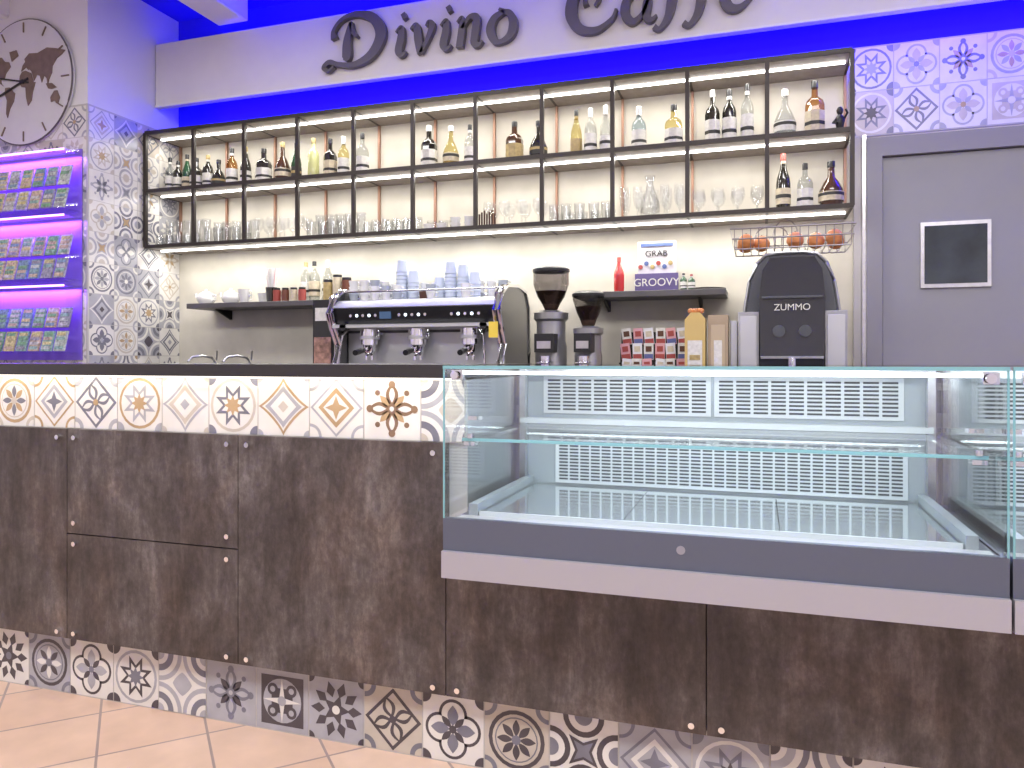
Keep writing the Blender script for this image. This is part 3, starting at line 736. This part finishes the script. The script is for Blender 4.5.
# ------------------------------------------------------------------ refrigerated display case
CAB=mat('case_blue_grey',(0.10,0.115,0.16),0.35,0.3); STRIP=mat('case_aluminium_strip',(0.38,0.38,0.43),0.35,0.35)
EDGE=mat('glass_edge',(0.18,0.38,0.42),0.15)
WPAN=mat('case_steel_panel',(0.32,0.37,0.40),0.35,0.4,noise=.08,nscale=6); GRILL=mat('case_grille',(0.52,0.57,0.60),0.4,0.3); SLOT=mat('case_slot_shadow',(0.05,0.06,0.07),0.6)
DECK=mat('case_deck_steel',(0.64,0.70,0.73),0.09,0.9); COOL=emitmat('case_led',(0.85,0.96,1.0),4.0)
def case(x0,x1):
    b=MB(); yf,yb=1.75,2.37
    b.box(x0,x1,yf,2.42,.669,.735,CAB); b.box(x0,x1,yf,yf+.02,.735,.75,CAB)
    b.box(x0,x1,yf-.012,2.42,.602,.669,STRIP)
    b.box(x0+.01,x1-.01,yf+.02,yf+.10,.735,.740,SATIN)
    n=3; w=(x1-x0-.12)/n
    for i in range(n): b.box(x0+.06+i*w+.001,x0+.06+(i+1)*w-.001,yf+.105,yb-.012,.735,.745,DECK)
    b.box(x0+.06,x1-.06,yf+.10,yf+.105,.735,.752,GRILL)
    b.box(x0+.03,x0+.055,yf+.10,yb,.735,.77,WPAN); b.box(x1-.055,x1-.03,yf+.10,yb,.735,.77,WPAN)
    b.box(x0+.03,x1-.03,yb,yb+.03,.735,1.115,WPAN)
    def louv(xa,xb,za,zb,rows,cw=.034):
        b.box(xa-.01,xb+.01,yb-.004,yb,za-.008,zb+.008,GRILL)
        cols=int((xb-xa)/cw); cw=(xb-xa)/cols; rh=(zb-za)/rows
        for i in range(cols):
            for r in range(rows): b.box(xa+(i+.09)*cw,xa+(i+.91)*cw,yb-.0055,yb-.004,za+(r+.25)*rh,za+(r+.75)*rh,SLOT)
    louv(x0+.14,x1-.09,.760,.920,15)
    xm=(x0+x1)/2
    louv(x0+.10,xm-.01,.985,1.09,9,.05); louv(xm+.02,x1-.10,.985,1.09,9,.05)
    b.box(x0+.02,x1-.02,yb-.035,yb,.945,.962,GRILL)
    b.box(x0+.02,x1-.02,yb-.02,yb+.03,1.10,1.125,STEEL)
    b.box(x0+.04,x1-.04,yf+.03,yf+.042,1.114,1.122,COOL)
    for x in (x0+.015,x1-.035):
        b.box(x,x+.02,yb-.03,yb-.005,.735,1.125,STEEL)
        b.box(x,x+.012,yb-.30,yb-.03,.925,.935,STEEL)
    b.box(x0+.012,x1-.012,yf+.10,yb-.04,.936,.944,GLASS); b.box(x0+.012,x1-.012,yf+.097,yf+.1,.936,.944,EDGE)
    b.box(x0+.004,x1-.004,yf+.002,yf+.008,.75,1.128,GLASS)
    b.box(x0,x1,yf,yb+.03,1.128,1.136,GLASS); b.box(x0,x1,yf-.003,yf,1.128,1.136,EDGE)
    b.box(x0,x0+.006,yf+.01,yb,.75,1.127,GLASS); b.box(x1-.006,x1,yf+.01,yb,.75,1.127,GLASS)
    for x in (x0,x1-.004): b.box(x,x+.004,yf-.001,yf+.002,.75,1.128,EDGE)
    for x in (x0+.02,x1-.045):
        b.box(x,x+.03,yf+.008,yf+.02,1.10,1.125,CHROME); b.cyl((x+.012,yf-.006,1.112),.010,.008,CHROME,14,'y')
        b.box(x,x+.03,yf+.09,yf+.12,.925,.935,CHROME); b.cyl((x+.015,yf+.1,.944),.010,.012,CHROME,14)
        b.box(x,x+.03,yf+.12,yf+.15,.99,1.0,CHROME)
    b.cyl(((x0+x1)/2-.03,yf-.002,.715),.010,.003,mat('lock_disc',(.3,.31,.36),.4,.5),16,'y')
    o=b.obj('refrigerated_display_case')
    area('case_light',((x0+x1)/2,yf+.06,1.108),x1-x0-.1,.02,2.6,(0.85,0.95,1.0),(math.radians(25),0,0))
    area('case_light',((x0+x1)/2,yb-.06,.930),x1-x0-.1,.02,1.1,(0.85,0.95,1.0),(math.radians(-25),0,0))
    return o
case(-.76,.480); case(.486,1.73)

# ------------------------------------------------------------------ clock
b=MB(); cx,cz,R=-4.585,2.975,.41; y=YP-.01
b.cyl((cx,y-.025,cz),R,.025,mat('clock_dial',(.62,.61,.64),.5,noise=.05,nscale=5),64,'y')
ring=[(cx+R*math.cos(a*math.pi/32),y-.02,cz+R*math.sin(a*math.pi/32)) for a in range(64)]
b.tube(ring,.006,mat('clock_rim',(.10,.085,.09),.4),8,True)
MAP=mat('clock_map',(.17,.12,.10),.5,noise=.2,nscale=20)
conts=[[(-165,65),(-125,70),(-95,72),(-80,62),(-62,60),(-55,50),(-75,38),(-82,27),(-97,26),(-95,18),(-85,12),(-105,20),(-118,33),(-125,48),(-150,60)],
[(-78,8),(-60,8),(-36,-6),(-42,-22),(-58,-36),(-68,-54),(-74,-45),(-71,-18),(-81,-4)],
[(-15,28),(-5,36),(10,37),(32,31),(43,12),(51,11),(40,-8),(35,-25),(20,-35),(12,-18),(9,3),(-8,5),(-17,14)],
[(-9,37),(-3,48),(8,55),(5,61),(25,71),(60,69),(100,77),(140,72),(175,66),(160,58),(140,52),(122,38),(120,25),(108,12),(103,2),(98,15),(88,22),(78,8),(70,22),(57,25),(45,14),(35,33),(27,38),(20,38),(12,44)],
[(114,-24),(130,-12),(142,-12),(153,-27),(145,-39),(130,-32),(116,-34)],[(-50,60),(-22,70),(-30,82),(-60,80)],[(95,5),(105,-6),(118,-8),(140,-6),(120,4)]]
for ct in conts: b.prism([(cx+lo/180*.37,cz+(la-15)/90*.29) for lo,la in ct],'xz',y-.030,y-.025,MAP)
for i in range(12):
    a=i*math.pi/6; M=Matrix.Translation((cx,y-.028,cz))@Matrix.Rotation(a,4,'Y')
    b.box(-.004,.004,-.003,.003,R-.085,R-.02,MAP,M)
for a,l,w in ((-78,.30,.005),(-110,.22,.007)):
    M=Matrix.Translation((cx,y-.034,cz))@Matrix.Rotation(math.radians(a),4,'Y'); b.box(-w,w,-.002,.002,-.05,l,PLAST_B,M)
b.cyl((cx,y-.037,cz),.015,.01,PLAST_B,16,'y')
b.obj('wall_clock')

# ------------------------------------------------------------------ ticket rack
b=MB(); rx0,rx1=-5.3,-4.11; PURP=emitmat('led_purple',(0.50,0.20,1.0),3.5)
ACR=glassmat('acrylic',(.95,.95,.98),1.3)
cols=[mat('ticket_%d'%i,c,.5,noise=.5,nscale=60) for i,c in enumerate([(.20,.38,.22),(.5,.5,.5),(.2,.3,.4),(.55,.5,.25),(.3,.3,.35),(.45,.5,.45),(.25,.4,.35),(.5,.4,.3)])]
b.box(rx0,rx1,3.692,3.699,1.15,2.5,mat('rack_back_painted_glow',(.24,.15,.60),.5))  # purple LED glow behind the tickets, painted into the back plate
for zt0,zb0 in ((2.47,2.10),(2.06,1.66),(1.62,1.20)):
    b.box(rx0,rx1,3.56,3.69,zt0-.006,zt0,ACR); b.box(rx0,rx1,3.56,3.564,zt0-.010,zt0+.002,PURP)
    b.box(rx0,rx1,3.52,3.69,zb0-.006,zb0,ACR)
    for k in range(2):
        for i in range(11):
            x=rx0+.02+i*.107
            M=Matrix.Translation((x,3.60-.03*(1-k),zb0+.008+k*.15))@Matrix.Rotation(math.radians(-14),4,'X')
            b.box(0,.086,0,.012,0,.130,random.choice(cols),M)
            for q in range(4):
                b.box(.008,.078,-.002,0,.01+.030*q,.030+.030*q,random.choice(cols),M)
for x in (rx0,rx1-.006): b.box(x,x+.006,3.58,3.69,1.15,2.5,ACR)
b.obj('ticket_display_rack')

# ------------------------------------------------------------------ lights
for x in (-3.6,-0.9,1.5):
    area('added_ceiling_fill',(x,0.1,3.40),1.0,1.0,76,(1.0,.985,.975))  # unseen area lights added overhead for general room brightness
area('added_ceiling_fill',(-2.4,2.6,3.42),1.6,.3,27,(1.0,.98,.97)); area('added_ceiling_fill',(0.6,2.6,3.42),1.6,.3,24,(1.0,.98,.97))  # unseen fills added nearer the bar to brighten the sign board
for z,p in ((Z2-.02,14),(Z1-.02,13),(Z0-.02,20)):
    area('shelf_led_light',(-1.8,4.283,z),4.4,.014,p,(1.0,.96,.87))
area('counter_led_light',(-3.0,1.922,1.091),4.4,.012,2.1,(1.0,.93,.78),(math.radians(15),0,0))
BL=(0.02,0.0,1.0)
area('blue_led_light',(-.55,4.36,2.96),6.4,.02,70,BL,(math.radians(50),0,0))
area('blue_led_light',(-.35,4.36,3.37),6.0,.02,55,BL,(math.radians(180),0,0))
for z in (2.45,2.04,1.60): area('purple_led_light',(-4.7,3.66,z),1.15,.02,9.0,(0.32,0.08,1.0),(math.radians(12),0,0))
w=bpy.data.worlds.new('world'); scene.world=w; w.use_nodes=True
w.node_tree.nodes['Background'].inputs[0].default_value=(.5,.5,.55,1); w.node_tree.nodes['Background'].inputs[1].default_value=.3

# ------------------------------------------------------------------ camera
cam=bpy.data.cameras.new('camera'); co=bpy.data.objects.new('camera',cam); scene.collection.objects.link(co)
co.location=(0,0,1.15); co.rotation_euler=(math.radians(90),0,math.radians(18.23))
cam.sensor_width=36; cam.lens=26.37; cam.shift_y=-.0234; cam.clip_start=.01
scene.camera=co
